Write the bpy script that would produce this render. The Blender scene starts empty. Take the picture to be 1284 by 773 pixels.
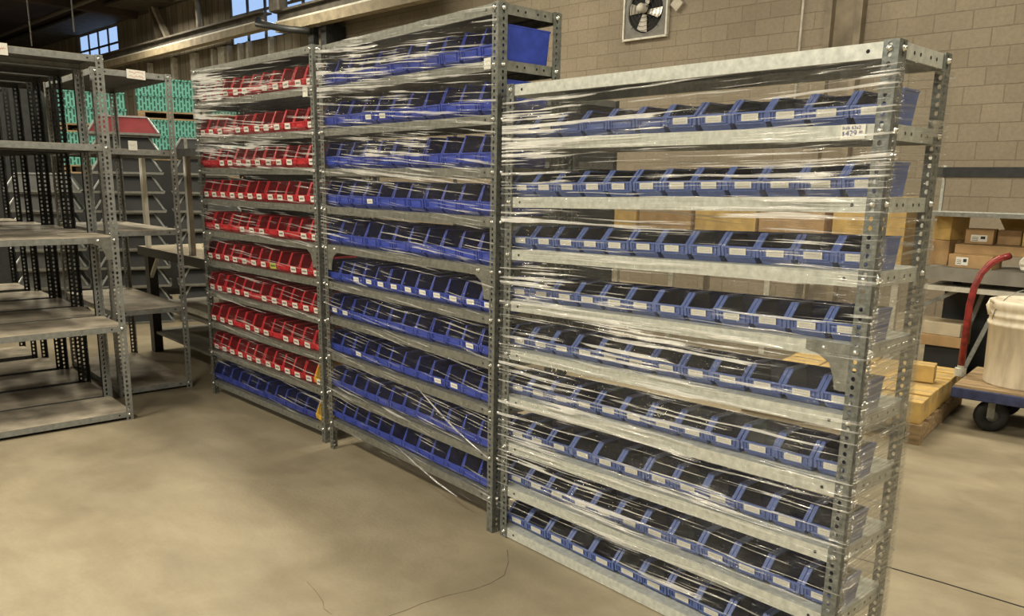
import bpy, bmesh, math, random
from mathutils import Vector, Matrix, Euler
random.seed(7)
C = bpy.data.collections.new('warehouse'); bpy.context.scene.collection.children.link(C)
PI = math.pi

# ------------------------------------------------------------------ materials
def mat(name):
    m = bpy.data.materials.new(name); m.use_nodes = True
    nt = m.node_tree; nt.nodes.clear()
    out = nt.nodes.new('ShaderNodeOutputMaterial')
    return m, nt, out
def N(nt, t, **kw):
    n = nt.nodes.new(t)
    for k, v in kw.items():
        if k.startswith('i_'):
            n.inputs[int(k[2:])].default_value = v
        else: setattr(n, k, v)
    return n
def L(nt, a, b): nt.links.new(a, b)
def ramp(nt, src, stops, interp='LINEAR'):
    r = nt.nodes.new('ShaderNodeValToRGB'); r.color_ramp.interpolation = interp
    el = r.color_ramp.elements
    while len(el) < len(stops): el.new(0.5)
    for e, (p, c) in zip(el, stops):
        e.position = p; e.color = (c, c, c, 1) if not hasattr(c, '__len__') else (*c, 1)
    L(nt, src, r.inputs[0]); return r.outputs[0]
def math_(nt, op, a, b=None, clamp=False):
    n = nt.nodes.new('ShaderNodeMath'); n.operation = op; n.use_clamp = clamp
    for i, v in enumerate((a, b)):
        if v is None: continue
        if isinstance(v, (int, float)): n.inputs[i].default_value = v
        else: L(nt, v, n.inputs[i])
    return n.outputs[0]
def noise(nt, vec, scale, detail=3, rough=.55, dist=0):
    n = nt.nodes.new('ShaderNodeTexNoise'); n.inputs['Scale'].default_value = scale
    n.inputs['Detail'].default_value = detail; n.inputs['Roughness'].default_value = rough
    n.inputs['Distortion'].default_value = dist
    if vec is not None: L(nt, vec, n.inputs['Vector'])
    return n.outputs['Fac']
def objvec(nt, scale=(1, 1, 1), rot=(0, 0, 0), out='Object'):
    tc = nt.nodes.new('ShaderNodeTexCoord'); mp = nt.nodes.new('ShaderNodeMapping')
    mp.inputs['Scale'].default_value = scale; mp.inputs['Rotation'].default_value = rot
    L(nt, tc.outputs[out], mp.inputs['Vector']); return mp.outputs[0]
def mixc(nt, fac, a, b, mode='MIX'):
    n = nt.nodes.new('ShaderNodeMix'); n.data_type = 'RGBA'; n.blend_type = mode
    if isinstance(fac, (int, float)): n.inputs[0].default_value = fac
    else: L(nt, fac, n.inputs[0])
    for i, v in ((6, a), (7, b)):
        if hasattr(v, '__len__'): n.inputs[i].default_value = (*v, 1)
        else: L(nt, v, n.inputs[i])
    return n.outputs[2]
def pbr(name, col, rough=.5, metal=0.0, var=.15, scale=30, spec=.5, vscale=(1, 1, 1), col2=None, bump=0.0, detail=3):
    m, nt, out = mat(name)
    b = nt.nodes.new('ShaderNodeBsdfPrincipled'); L(nt, b.outputs[0], out.inputs[0])
    v = objvec(nt, vscale)
    f = noise(nt, v, scale, detail)
    c2 = col2 or tuple(max(0, x * (1 - var * 2)) for x in col)
    c1 = col if col2 else tuple(min(1, x * (1 + var)) for x in col)
    L(nt, mixc(nt, ramp(nt, f, [(.3, 0.0), (.7, 1.0)]), c2, c1), b.inputs['Base Color'])
    b.inputs['Roughness'].default_value = rough; b.inputs['Metallic'].default_value = metal
    b.inputs['Specular IOR Level'].default_value = spec
    if bump:
        bp = nt.nodes.new('ShaderNodeBump'); bp.inputs['Strength'].default_value = bump; bp.inputs['Distance'].default_value = .01
        L(nt, f, bp.inputs['Height']); L(nt, bp.outputs[0], b.inputs['Normal'])
    return m

M = {}
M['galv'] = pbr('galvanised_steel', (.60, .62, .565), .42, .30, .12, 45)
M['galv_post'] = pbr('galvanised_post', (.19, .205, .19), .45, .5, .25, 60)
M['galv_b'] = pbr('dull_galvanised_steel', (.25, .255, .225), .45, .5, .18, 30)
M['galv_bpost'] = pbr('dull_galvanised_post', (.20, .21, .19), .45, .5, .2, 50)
M['darksteel'] = pbr('dark_grey_painted_steel', (.085, .09, .088), .5, .2, .15, 20)
M['darkpost'] = pbr('grey_painted_post', (.26, .27, .255), .5, .25, .15, 30)
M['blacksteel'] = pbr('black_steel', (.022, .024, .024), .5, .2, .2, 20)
M['shelfdeck'] = pbr('dusty_steel_deck', (.48, .42, .33), .55, .1, .25, 6)  # warm light on the grey steel decks put in as beige
M['backsheet'] = pbr('dim_steel_back_sheet', (.075, .075, .068), .5, .3, .2, 4)
M['crack'] = pbr('dusty_crack', (.20, .165, .11), .9, 0, .2, 30)
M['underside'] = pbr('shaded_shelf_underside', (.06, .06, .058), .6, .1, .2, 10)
M['pilaster'] = pbr('dusty_brown_steel', (.20, .165, .115), .7, 0, .2, 4)
M['bolt'] = pbr('zinc_bolt', (.82, .82, .78), .25, .8, .05, 50)
M['hole'] = pbr('punched_hole_dark', (.012, .012, .012), .9, 0, .1, 10)
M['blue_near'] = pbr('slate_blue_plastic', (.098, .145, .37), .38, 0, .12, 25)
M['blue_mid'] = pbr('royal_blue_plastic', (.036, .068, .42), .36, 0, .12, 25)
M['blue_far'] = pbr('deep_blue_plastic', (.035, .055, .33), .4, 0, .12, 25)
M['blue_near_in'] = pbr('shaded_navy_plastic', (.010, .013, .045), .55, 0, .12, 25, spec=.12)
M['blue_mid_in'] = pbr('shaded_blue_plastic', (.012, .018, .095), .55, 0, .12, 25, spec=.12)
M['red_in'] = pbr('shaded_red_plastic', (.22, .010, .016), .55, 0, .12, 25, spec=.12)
M['red'] = pbr('red_plastic', (.62, .028, .042), .36, 0, .12, 25)
M['yellow'] = pbr('yellow_plastic', (.75, .47, .04), .4, 0, .08, 25)
M['card'] = pbr('white_card', (.78, .77, .70), .7, 0, .06, 120)
M['card_dull'] = pbr('dull_white_card', (.58, .57, .51), .7, 0, .06, 120)
M['greencard'] = pbr('yellow_green_card', (.42, .52, .06), .7, 0, .06, 60)
M['ink'] = pbr('black_ink', (.03, .03, .04), .8, 0, .1, 40)
M['inkblue'] = pbr('blue_ink', (.05, .06, .22), .8, 0, .1, 40)
M['inkred'] = pbr('red_ink', (.55, .12, .08), .8, 0, .1, 40)
M['inkgrey'] = pbr('faint_grey_ink', (.45, .44, .42), .8, 0, .1, 40)
M['cardboard'] = pbr('brown_cardboard', (.42, .27, .13), .8, 0, .12, 9)
M['cardboard_y'] = pbr('yellowish_cardboard', (.56, .38, .13), .75, 0, .14, 8)
M['tape'] = pbr('packing_tape', (.48, .35, .17), .35, 0, .08, 20)
M['wood'] = pbr('rough_pallet_wood', (.34, .24, .13), .8, 0, .25, 5, vscale=(1, 8, 8))
M['whitewood'] = pbr('pale_bench_top', (.52, .45, .33), .6, 0, .12, 6)
M['brownpost'] = pbr('weathered_brown_post', (.17, .14, .105), .7, 0, .2, 8)
M['whitepost'] = pbr('pale_painted_post', (.55, .53, .46), .5, 0, .12, 12)
M['whitemetal'] = pbr('white_enamelled_metal', (.74, .73, .68), .4, 0, .05, 12)
M['benchgrey'] = pbr('grey_bench_board', (.23, .22, .19), .6, 0, .12, 7)
M['tote'] = pbr('charcoal_tote_plastic', (.018, .020, .022), .55, 0, .12, 6)
M['toterim'] = pbr('silver_tote_rim', (.38, .40, .40), .4, .2, .12, 20)
M['totered'] = pbr('burgundy_tote_plastic', (.22, .03, .035), .4, 0, .2, 3)
M['bluepaint'] = pbr('navy_cart_paint', (.035, .045, .12), .5, 0, .3, 14)
M['redpaint'] = pbr('worn_red_paint', (.24, .022, .02), .35, 0, .3, 30)
M['rubber'] = pbr('black_rubber', (.018, .018, .018), .7, 0, .2, 20)
M['bucket'] = pbr('stained_white_plastic', (.74, .66, .52), .5, 0, .14, 5, vscale=(3, 3, .7))
M['beamtan'] = pbr('dusty_beam_paint', (.27, .225, .15), .7, 0, .2, 5)
M['beamdark'] = pbr('dark_beam_paint', (.075, .065, .05), .7, 0, .25, 5)
M['pipe'] = pbr('painted_pipe', (.42, .38, .31), .6, 0, .12, 8)
M['pipedark'] = pbr('dark_pipe', (.10, .09, .075), .6, 0, .2, 8)
M['ceil'] = pbr('dark_ceiling_boards', (.045, .03, .024), .85, 0, .3, .8)
M['fanplate'] = pbr('fan_plate_grey', (.16, .155, .14), .6, .2, .15, 8)
M['fanblade'] = pbr('fan_blade_aluminium', (.50, .47, .42), .4, .5, .1, 8)
M['sidewall'] = pbr('plain_dim_wall', (.13, .11, .085), .9, 0, .2, 1.2)
M['teal'] = None

# teal crates with slotted sides
m, nt, out = mat('teal_slotted_plastic'); b = nt.nodes.new('ShaderNodeBsdfPrincipled'); L(nt, b.outputs[0], out.inputs[0])
tc = nt.nodes.new('ShaderNodeTexCoord'); br = nt.nodes.new('ShaderNodeTexBrick')
sep = nt.nodes.new('ShaderNodeSeparateXYZ'); cmb = nt.nodes.new('ShaderNodeCombineXYZ')
L(nt, tc.outputs['Object'], sep.inputs[0])
L(nt, math_(nt, 'ADD', sep.outputs[0], sep.outputs[1]), cmb.inputs[1]); L(nt, sep.outputs[2], cmb.inputs[0])
L(nt, cmb.outputs[0], br.inputs['Vector'])
br.inputs['Scale'].default_value = 1; br.inputs['Mortar Size'].default_value = .011; br.inputs['Brick Width'].default_value = .085
br.inputs['Row Height'].default_value = .038; br.inputs['Mortar Smooth'].default_value = .2
br.inputs['Color1'].default_value = (.012, .05, .045, 1); br.inputs['Color2'].default_value = (.02, .10, .085, 1); br.inputs['Mortar'].default_value = (.12, .40, .33, 1)
L(nt, br.outputs['Color'], b.inputs['Base Color']); b.inputs['Roughness'].default_value = .5
M['teal'] = m

# block wall
m, nt, out = mat('tan_concrete_block'); b = nt.nodes.new('ShaderNodeBsdfPrincipled'); L(nt, b.outputs[0], out.inputs[0])
tc = nt.nodes.new('ShaderNodeTexCoord'); sep = nt.nodes.new('ShaderNodeSeparateXYZ'); cmb = nt.nodes.new('ShaderNodeCombineXYZ')
L(nt, tc.outputs['Object'], sep.inputs[0])
wob = noise(nt, tc.outputs['Object'], 3.0, 2)
L(nt, math_(nt, 'ADD', sep.outputs[0], math_(nt, 'MULTIPLY', wob, .02)), cmb.inputs[0])
L(nt, math_(nt, 'ADD', sep.outputs[2], math_(nt, 'MULTIPLY', wob, .016)), cmb.inputs[1])
br = nt.nodes.new('ShaderNodeTexBrick'); L(nt, cmb.outputs[0], br.inputs['Vector'])
br.inputs['Scale'].default_value = 1; br.inputs['Brick Width'].default_value = .406; br.inputs['Row Height'].default_value = .203
br.inputs['Mortar Size'].default_value = .0065; br.inputs['Mortar Smooth'].default_value = .5; br.inputs['Bias'].default_value = 0
br.inputs['Color1'].default_value = (.285, .240, .178, 1); br.inputs['Color2'].default_value = (.25, .208, .152, 1); br.inputs['Mortar'].default_value = (.205, .168, .12, 1)
sp = noise(nt, tc.outputs['Object'], 22, 5, .7)
big = noise(nt, tc.outputs['Object'], .9, 3)
c = mixc(nt, ramp(nt, sp, [(.25, .78), (.75, 1.1)]), (0, 0, 0), br.outputs['Color'])
c = mixc(nt, .55, c, ramp(nt, big, [(.3, .62), (.7, 1.0)]), 'MULTIPLY')
L(nt, c, b.inputs['Base Color']); b.inputs['Roughness'].default_value = .9
bp = nt.nodes.new('ShaderNodeBump'); bp.inputs['Strength'].default_value = .6; bp.inputs['Distance'].default_value = .02
L(nt, math_(nt, 'ADD', math_(nt, 'MULTIPLY', br.outputs['Fac'], -.4), math_(nt, 'MULTIPLY', sp, .35)), bp.inputs['Height']); L(nt, bp.outputs[0], b.inputs['Normal'])
M['block'] = m

# vertical plank wall
m, nt, out = mat('weathered_vertical_planks'); b = nt.nodes.new('ShaderNodeBsdfPrincipled'); L(nt, b.outputs[0], out.inputs[0])
tc = nt.nodes.new('ShaderNodeTexCoord'); sep = nt.nodes.new('ShaderNodeSeparateXYZ'); cmb = nt.nodes.new('ShaderNodeCombineXYZ')
L(nt, tc.outputs['Object'], sep.inputs[0]); L(nt, sep.outputs[2], cmb.inputs[0]); L(nt, sep.outputs[0], cmb.inputs[1])
br = nt.nodes.new('ShaderNodeTexBrick'); L(nt, cmb.outputs[0], br.inputs['Vector'])
br.inputs['Scale'].default_value = 1; br.inputs['Brick Width'].default_value = 2.6; br.inputs['Row Height'].default_value = .34; br.inputs['Mortar Size'].default_value = .012
br.inputs['Color1'].default_value = (.29, .255, .19, 1); br.inputs['Color2'].default_value = (.205, .18, .135, 1); br.inputs['Mortar'].default_value = (.07, .055, .035, 1)
sp = noise(nt, objvec(nt, (2, 2, .4)), 4, 5, .7)
L(nt, mixc(nt, .8, br.outputs['Color'], ramp(nt, sp, [(.3, .55), (.7, 1.1)]), 'MULTIPLY'), b.inputs['Base Color']); b.inputs['Roughness'].default_value = .9
M['plank'] = m

# concrete floor
m, nt, out = mat('smooth_worn_concrete'); b = nt.nodes.new('ShaderNodeBsdfPrincipled'); L(nt, b.outputs[0], out.inputs[0])
v = objvec(nt)
n1 = noise(nt, v, .55, 4, .6, .6); n2 = noise(nt, v, 3.2, 6, .65, .4); n3 = noise(nt, v, 60, 3, .6); n4 = noise(nt, objvec(nt, (1, 3.5, 1), (0, 0, .5)), 1.3, 5, .7)
c = mixc(nt, ramp(nt, n1, [(.38, 0.0), (.60, 1.0)]), (.29, .247, .170), (.405, .346, .245))
c = mixc(nt, .6, c, ramp(nt, n2, [(.34, (.70, .69, .67)), (.60, (1, 1, 1))]), 'MULTIPLY')
c = mixc(nt, .5, c, ramp(nt, n4, [(.35, (.76, .74, .7)), (.6, (1, 1, 1))]), 'MULTIPLY')
c = mixc(nt, .25, c, ramp(nt, n3, [(.3, .8), (.6, 1.0)]), 'MULTIPLY')
L(nt, c, b.inputs['Base Color'])
L(nt, ramp(nt, n2, [(.3, .45), (.7, .62)]), b.inputs['Roughness']); b.inputs['Specular IOR Level'].default_value = .35
bp = nt.nodes.new('ShaderNodeBump'); bp.inputs['Strength'].default_value = .12; bp.inputs['Distance'].default_value = .01
L(nt, n3, bp.inputs['Height']); L(nt, bp.outputs[0], b.inputs['Normal'])
M['floor'] = m

# window glass
m, nt, out = mat('clear_window_glass')
t = nt.nodes.new('ShaderNodeBsdfTransparent'); g = nt.nodes.new('ShaderNodeBsdfGlossy'); g.inputs['Roughness'].default_value = .05
mx = nt.nodes.new('ShaderNodeMixShader'); mx.inputs[0].default_value = .08; t.inputs[0].default_value = (.92, .96, 1, 1)
L(nt, t.outputs[0], mx.inputs[1]); L(nt, g.outputs[0], mx.inputs[2]); L(nt, mx.outputs[0], out.inputs[0]); M['glass'] = m

# stretch film.  UV = (running metres along the wrap, height in metres)
def film(name, slope, blobs, base, amt, topfade, seed, tint=(.95, .95, .92), a0=.3, side=None):
    m, nt, out = mat(name)
    uv = nt.nodes.new('ShaderNodeUVMap'); uv.uv_map = 'wrap'
    sep = nt.nodes.new('ShaderNodeSeparateXYZ'); L(nt, uv.outputs[0], sep.inputs[0])
    u, z = sep.outputs[0], sep.outputs[1]
    warp0 = nt.nodes.new('ShaderNodeCombineXYZ')
    L(nt, math_(nt, 'MULTIPLY', u, 1.6), warp0.inputs[0]); L(nt, math_(nt, 'MULTIPLY', z, 3.0), warp0.inputs[1]); warp0.inputs[2].default_value = seed
    w = noise(nt, warp0.outputs[0], 1.0, 3, .5)
    zz = math_(nt, 'ADD', math_(nt, 'ADD', z, math_(nt, 'MULTIPLY', u, slope)), math_(nt, 'MULTIPLY', w, .035))
    def stretched(su, sz, det, rough=.6):
        c = nt.nodes.new('ShaderNodeCombineXYZ')
        L(nt, math_(nt, 'MULTIPLY', u, su), c.inputs[0]); L(nt, math_(nt, 'MULTIPLY', zz, sz), c.inputs[1]); c.inputs[2].default_value = seed * 1.7
        return noise(nt, c.outputs[0], 1.0, det, rough)
    s1 = stretched(1.3, 62, 3, .6)
    s2 = stretched(2.2, 135, 2, .5)
    fld = ramp(nt, noise(nt, warp0.outputs[0], 2.1, 3, .6), [(.38, 0.0), (.70, 1.0)])
    tot = None
    for (bu, bz, ru, rz, st) in blobs:
        du = math_(nt, 'DIVIDE', math_(nt, 'SUBTRACT', u, bu), ru); dz = math_(nt, 'DIVIDE', math_(nt, 'SUBTRACT', z, bz), rz)
        d = math_(nt, 'ADD', math_(nt, 'MULTIPLY', du, du), math_(nt, 'MULTIPLY', dz, dz))
        e = math_(nt, 'MULTIPLY', math_(nt, 'EXPONENT', math_(nt, 'MULTIPLY', d, -1.0)), st)
        tot = e if tot is None else math_(nt, 'MAXIMUM', tot, e)
    area = math_(nt, 'ADD', math_(nt, 'MULTIPLY', tot, math_(nt, 'ADD', .45, math_(nt, 'MULTIPLY', fld, .8))), math_(nt, 'MULTIPLY', math_(nt, 'ADD', .35, fld), a0), True)
    def line(src, t0, gain, soft):
        thr = math_(nt, 'SUBTRACT', t0, math_(nt, 'MULTIPLY', area, gain))
        return math_(nt, 'DIVIDE', math_(nt, 'SUBTRACT', src, thr), soft, True)
    lin = math_(nt, 'MAXIMUM', line(s1, .655, .145, .035), math_(nt, 'MULTIPLY', line(s2, .665, .150, .035), .85))  # wrinkle whitening plus light glints, painted as white streaks, densest at the blobs
    a = math_(nt, 'MULTIPLY', math_(nt, 'MULTIPLY', lin, math_(nt, 'ADD', .42, math_(nt, 'MULTIPLY', area, .50)), True), amt)
    haze = math_(nt, 'ADD', base, math_(nt, 'MULTIPLY', area, .03))
    a = math_(nt, 'MAXIMUM', a, haze, True)
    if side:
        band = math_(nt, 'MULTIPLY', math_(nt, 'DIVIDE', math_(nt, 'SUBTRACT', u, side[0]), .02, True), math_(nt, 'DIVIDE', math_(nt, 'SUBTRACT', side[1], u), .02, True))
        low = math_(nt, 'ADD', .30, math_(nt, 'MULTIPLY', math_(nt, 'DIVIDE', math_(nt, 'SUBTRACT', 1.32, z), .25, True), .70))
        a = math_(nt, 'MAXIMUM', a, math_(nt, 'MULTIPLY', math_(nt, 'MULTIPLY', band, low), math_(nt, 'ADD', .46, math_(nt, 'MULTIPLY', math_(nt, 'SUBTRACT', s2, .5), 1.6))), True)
        dk = mixc(nt, band, tint, (.36, .35, .30))  # dull haze on the wrap's end painted in as a greyer tint
    bp = nt.nodes.new('ShaderNodeBump'); bp.inputs['Strength'].default_value = 1.0; bp.inputs['Distance'].default_value = .035
    L(nt, math_(nt, 'ADD', s1, math_(nt, 'MULTIPLY', s2, .25)), bp.inputs['Height'])
    tr = nt.nodes.new('ShaderNodeBsdfTransparent'); tr.inputs[0].default_value = (.97, .97, .96, 1)
    df = nt.nodes.new('ShaderNodeBsdfDiffuse'); df.inputs[0].default_value = (*tint, 1)
    gl = nt.nodes.new('ShaderNodeBsdfGlossy'); gl.inputs['Roughness'].default_value = .16; gl.inputs[0].default_value = (1, 1, .97, 1)
    L(nt, bp.outputs[0], gl.inputs['Normal'])
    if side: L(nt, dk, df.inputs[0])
    m1 = nt.nodes.new('ShaderNodeMixShader'); m1.inputs[0].default_value = .38
    L(nt, df.outputs[0], m1.inputs[1]); L(nt, gl.outputs[0], m1.inputs[2])
    m2 = nt.nodes.new('ShaderNodeMixShader'); L(nt, a, m2.inputs[0]); L(nt, tr.outputs[0], m2.inputs[1]); L(nt, m1.outputs[0], m2.inputs[2])
    gl2 = nt.nodes.new('ShaderNodeBsdfGlossy'); gl2.inputs['Roughness'].default_value = .12; L(nt, bp.outputs[0], gl2.inputs['Normal'])
    m3 = nt.nodes.new('ShaderNodeMixShader'); L(nt, math_(nt, 'ADD', .008, math_(nt, 'MULTIPLY', area, .10)), m3.inputs[0])
    L(nt, m2.outputs[0], m3.inputs[1]); L(nt, gl2.outputs[0], m3.inputs[2]); L(nt, m3.outputs[0], out.inputs[0])
    return m

# ------------------------------------------------------------------ mesh helpers
class MB:
    def __init__(s): s.v = []; s.f = []; s.m = []
    def box(s, x0, x1, y0, y1, z0, z1, mi=0):
        b = len(s.v)
        s.v += [(x0, y0, z0), (x1, y0, z0), (x1, y1, z0), (x0, y1, z0), (x0, y0, z1), (x1, y0, z1), (x1, y1, z1), (x0, y1, z1)]
        for q in ((0, 3, 2, 1), (4, 5, 6, 7), (0, 1, 5, 4), (1, 2, 6, 5), (2, 3, 7, 6), (3, 0, 4, 7)):
            s.f.append(tuple(b + i for i in q)); s.m.append(mi)
        return s
    def frustum(s, lo, hi, z0, z1, mi=0, cx=0, cy=0):
        b = len(s.v)
        for (hx, hy), z in ((lo, z0), (hi, z1)):
            s.v += [(cx - hx, cy - hy, z), (cx + hx, cy - hy, z), (cx + hx, cy + hy, z), (cx - hx, cy + hy, z)]
        for q in ((0, 3, 2, 1), (4, 5, 6, 7), (0, 1, 5, 4), (1, 2, 6, 5), (2, 3, 7, 6), (3, 0, 4, 7)):
            s.f.append(tuple(b + i for i in q)); s.m.append(mi)
        return s
    def poly(s, pts, mi=0):
        b = len(s.v); s.v += [tuple(p) for p in pts]; s.f.append(tuple(range(b, b + len(pts)))); s.m.append(mi); return s
    def bar(s, p, q, w, h, up=(0, 0, 1), mi=0):
        p, q = Vector(p), Vector(q); d = (q - p).normalized(); up = Vector(up)
        sx = d.cross(up)
        if sx.length < 1e-4: sx = d.cross(Vector((1, 0, 0)))
        sx.normalize(); sy = sx.cross(d)
        b = len(s.v)
        for e in (p, q):
            for a, c in ((-1, -1), (1, -1), (1, 1), (-1, 1)): s.v.append(tuple(e + sx * a * w / 2 + sy * c * h / 2))
        for qd in ((0, 1, 2, 3), (7, 6, 5, 4), (0, 4, 5, 1), (1, 5, 6, 2), (2, 6, 7, 3), (3, 7, 4, 0)):
            s.f.append(tuple(b + i for i in qd)); s.m.append(mi)
        return s
    def tube(s, pts, r, n=10, mi=0, cap=True):
        pts = [Vector(p) for p in pts]; b = len(s.v); k = len(pts)
        t0 = (pts[1] - pts[0]).normalized(); ref = Vector((0, 0, 1)) if abs(t0.z) < .9 else Vector((1, 0, 0))
        nrm = (ref - t0 * ref.dot(t0)).normalized()
        for i, p in enumerate(pts):
            t = (pts[min(i + 1, k - 1)] - pts[max(i - 1, 0)]).normalized()
            nrm = (nrm - t * nrm.dot(t)).normalized(); bi = t.cross(nrm)
            rr = r[i] if hasattr(r, '__len__') else r
            for j in range(n):
                a = 2 * PI * j / n; s.v.append(tuple(p + (nrm * math.cos(a) + bi * math.sin(a)) * rr))
        for i in range(k - 1):
            for j in range(n):
                s.f.append((b + i * n + j, b + i * n + (j + 1) % n, b + (i + 1) * n + (j + 1) % n, b + (i + 1) * n + j)); s.m.append(mi)
        if cap:
            s.f.append(tuple(b + j for j in reversed(range(n)))); s.m.append(mi)
            s.f.append(tuple(b + (k - 1) * n + j for j in range(n))); s.m.append(mi)
        return s
    def lathe(s, prof, n=32, cx=0, cy=0, mi=0):
        b = len(s.v)
        for r, z in prof:
            for j in range(n):
                a = 2 * PI * j / n; s.v.append((cx + r * math.cos(a), cy + r * math.sin(a), z))
        for i in range(len(prof) - 1):
            for j in range(n):
                s.f.append((b + i * n + j, b + i * n + (j + 1) % n, b + (i + 1) * n + (j + 1) % n, b + (i + 1) * n + j)); s.m.append(mi)
        return s
    def mesh(s, name, mats, smooth=False):
        me = bpy.data.meshes.new(name); me.from_pydata(s.v, [], s.f)
        for m_ in (mats if isinstance(mats, (list, tuple)) else [mats]): me.materials.append(m_)
        me.polygons.foreach_set('material_index', s.m)
        if smooth: me.polygons.foreach_set('use_smooth', [True] * len(me.polygons))
        me.update(); return me
    def obj(s, name, mats, parent=None, smooth=False, loc=None, rz=0, bevel=0):
        o = bpy.data.objects.new(name, s.mesh(name, mats, smooth)); C.objects.link(o)
        if parent: o.parent = parent
        if loc: o.location = loc
        if rz: o.rotation_euler = (0, 0, rz)
        if bevel:
            md = o.modifiers.new('bevel', 'BEVEL'); md.width = bevel; md.segments = 2; md.limit_method = 'ANGLE'
        return o
def bake(me, **mods):
    o = bpy.data.objects.new('tmp', me); C.objects.link(o)
    if 'solid' in mods:
        md = o.modifiers.new('s', 'SOLIDIFY'); md.thickness = mods['solid']; md.offset = mods.get('offset', -1); md.material_offset = mods.get('moff', 0)
    if 'bevel' in mods:
        md = o.modifiers.new('b', 'BEVEL'); md.width = mods['bevel']; md.segments = 1; md.limit_method = 'ANGLE'
    bpy.context.view_layer.update()
    r = bpy.data.meshes.new_from_object(o.evaluated_get(bpy.context.evaluated_depsgraph_get()))
    bpy.data.objects.remove(o); return r
def link(name, me, parent=None, loc=(0, 0, 0), rot=(0, 0, 0)):
    o = bpy.data.objects.new(name, me); C.objects.link(o); o.parent = parent; o.location = loc; o.rotation_euler = rot; return o
def empty(name, loc=(0, 0, 0), rz=0):
    o = bpy.data.objects.new(name, None); C.objects.link(o); o.location = loc; o.rotation_euler = (0, 0, rz); o.empty_display_size = .1; return o
def tag(o, label, cat, group=None, kind=None):
    o['label'] = label; o['category'] = cat
    if group: o['group'] = group
    if kind: o['kind'] = kind
    return o
def struct(o):
    o['kind'] = 'structure'; return o
def text_mesh(body, size, m, extr=.0003):
    cu = bpy.data.curves.new('t', 'FONT'); cu.body = body; cu.size = size; cu.extrude = extr; cu.align_x = 'CENTER'; cu.align_y = 'CENTER'
    o = bpy.data.objects.new('t', cu); C.objects.link(o); bpy.context.view_layer.update()
    me = bpy.data.meshes.new_from_object(o.evaluated_get(bpy.context.evaluated_depsgraph_get()))
    bpy.data.objects.remove(o); me.materials.clear(); me.materials.append(m); return me
ORD = ['first', 'second', 'third', 'fourth', 'fifth', 'sixth', 'seventh', 'eighth', 'ninth', 'tenth', 'eleventh', 'twelfth']

# ------------------------------------------------------------------ camera
cam = bpy.data.cameras.new('camera'); co = bpy.data.objects.new('camera', cam); C.objects.link(co)
yaw, pitch, roll, f = -0.835507973, 0.214470089, -0.0178076377, 1001.68899
fw = Vector((math.sin(yaw) * math.cos(pitch), math.cos(yaw) * math.cos(pitch), -math.sin(pitch)))
rt = Vector((math.cos(yaw), -math.sin(yaw), 0)); dn = fw.cross(rt)
r2 = rt * math.cos(roll) + dn * math.sin(roll); d2 = -rt * math.sin(roll) + dn * math.cos(roll)
mw = Matrix((r2, -d2, -fw)).transposed().to_4x4(); mw.translation = (2.37524214, -2.09846661, 1.46350771)
co.matrix_world = mw
cam.sensor_width = 36; cam.lens = f / 1284 * 36; cam.shift_y = 63.0 / 1284; cam.clip_start = .05; cam.clip_end = 200
bpy.context.scene.camera = co

# ------------------------------------------------------------------ room shell
WA = math.atan2(.0727, .9974)                    # angle of the long back wall
W0 = Vector((-1.06, 8.035, 0)); WD = Vector((math.cos(WA), math.sin(WA), 0)); WN = Vector((math.sin(WA), -math.cos(WA), 0))
def wp(s, t, z): return W0 + WD * s + WN * t + Vector((0, 0, z))
CEIL = 6.25
struct(MB().box(-40.5, 10, -18, .06, -.1, 0).obj('floor', M['floor'], loc=W0, rz=WA))
struct(MB().box(-40.5, 10, -18, .06, CEIL, CEIL + .1).obj('ceiling', M['ceil'], loc=W0, rz=WA))
struct(MB().box(-40.1, -40, -9, 9.2, 0, CEIL).obj('wall_left', M['sidewall']))
struct(MB().box(8, 8.1, -9, 9.2, 0, CEIL).obj('wall_right', M['sidewall']))
struct(MB().box(-40, 8, -9.1, -9, 0, CEIL).obj('wall_front', M['sidewall']))
SPLIT = -12.45
struct(MB().box(SPLIT, 9.2, 0, .25, 0, CEIL).obj('wall_back', M['block'], loc=W0, rz=WA))
# plank part of the back wall, with two window openings
wl = MB()
win = [(-27.6, -24.25, 5.05, 6.05), (-17.1, -13.0, 4.72, 6.05)]
xs = -39.5
for a, b_, z0, z1 in win:
    wl.box(xs, a, 0, .06, 0, CEIL); wl.box(a, b_, 0, .06, 0, z0); wl.box(a, b_, 0, .06, z1, CEIL); xs = b_
wl.box(xs, SPLIT, 0, .06, 0, CEIL)
struct(wl.obj('wall_back_planks', M['plank'], loc=W0, rz=WA))
for i, (a, b_, z0, z1) in enumerate(win):
    fr = MB(); nx = 4 if i == 0 else 5
    for k in range(nx + 1):
        x = a + (b_ - a) * k / nx; fr.box(x - .045, x + .045, .02, .05, z0, z1)
    for z in (z0, (z0 + z1) / 2, z1): fr.box(a, b_, .02, .045, z - .03, z + .03)
    w_ = struct(fr.obj('window_%d' % (i + 1), M['pipedark'], loc=W0, rz=WA))
    MB().box(a, b_, .03, .034, z0, z1).obj('pane', M['glass'], w_)
# pilaster on the block wall and pale studs on the plank wall
pl = MB(); pl.box(-1.83, -1.40, -.05, .0, 0, CEIL); pl.box(-1.84, -1.76, -.16, -.05, 0, CEIL); pl.box(-1.47, -1.39, -.16, -.05, 0, CEIL)
struct(pl.obj('trim_1', M['pilaster'], loc=W0, rz=WA))
for i, (s, w_) in enumerate([(-20.3, .16), (-19.05, .30), (-17.95, .10), (-17.45, .34), (-17.1, .08), (-16.55, .10), (-16.12, .10), (-15.1, .07), (-21.9, .12)]):
    struct(MB().box(s - w_ / 2, s + w_ / 2, -.12, 0, 0, 4.72).obj('trim_%d' % (i + 2), M['whitepost'] if i != 4 else M['pipe'], loc=W0, rz=WA))
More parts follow.
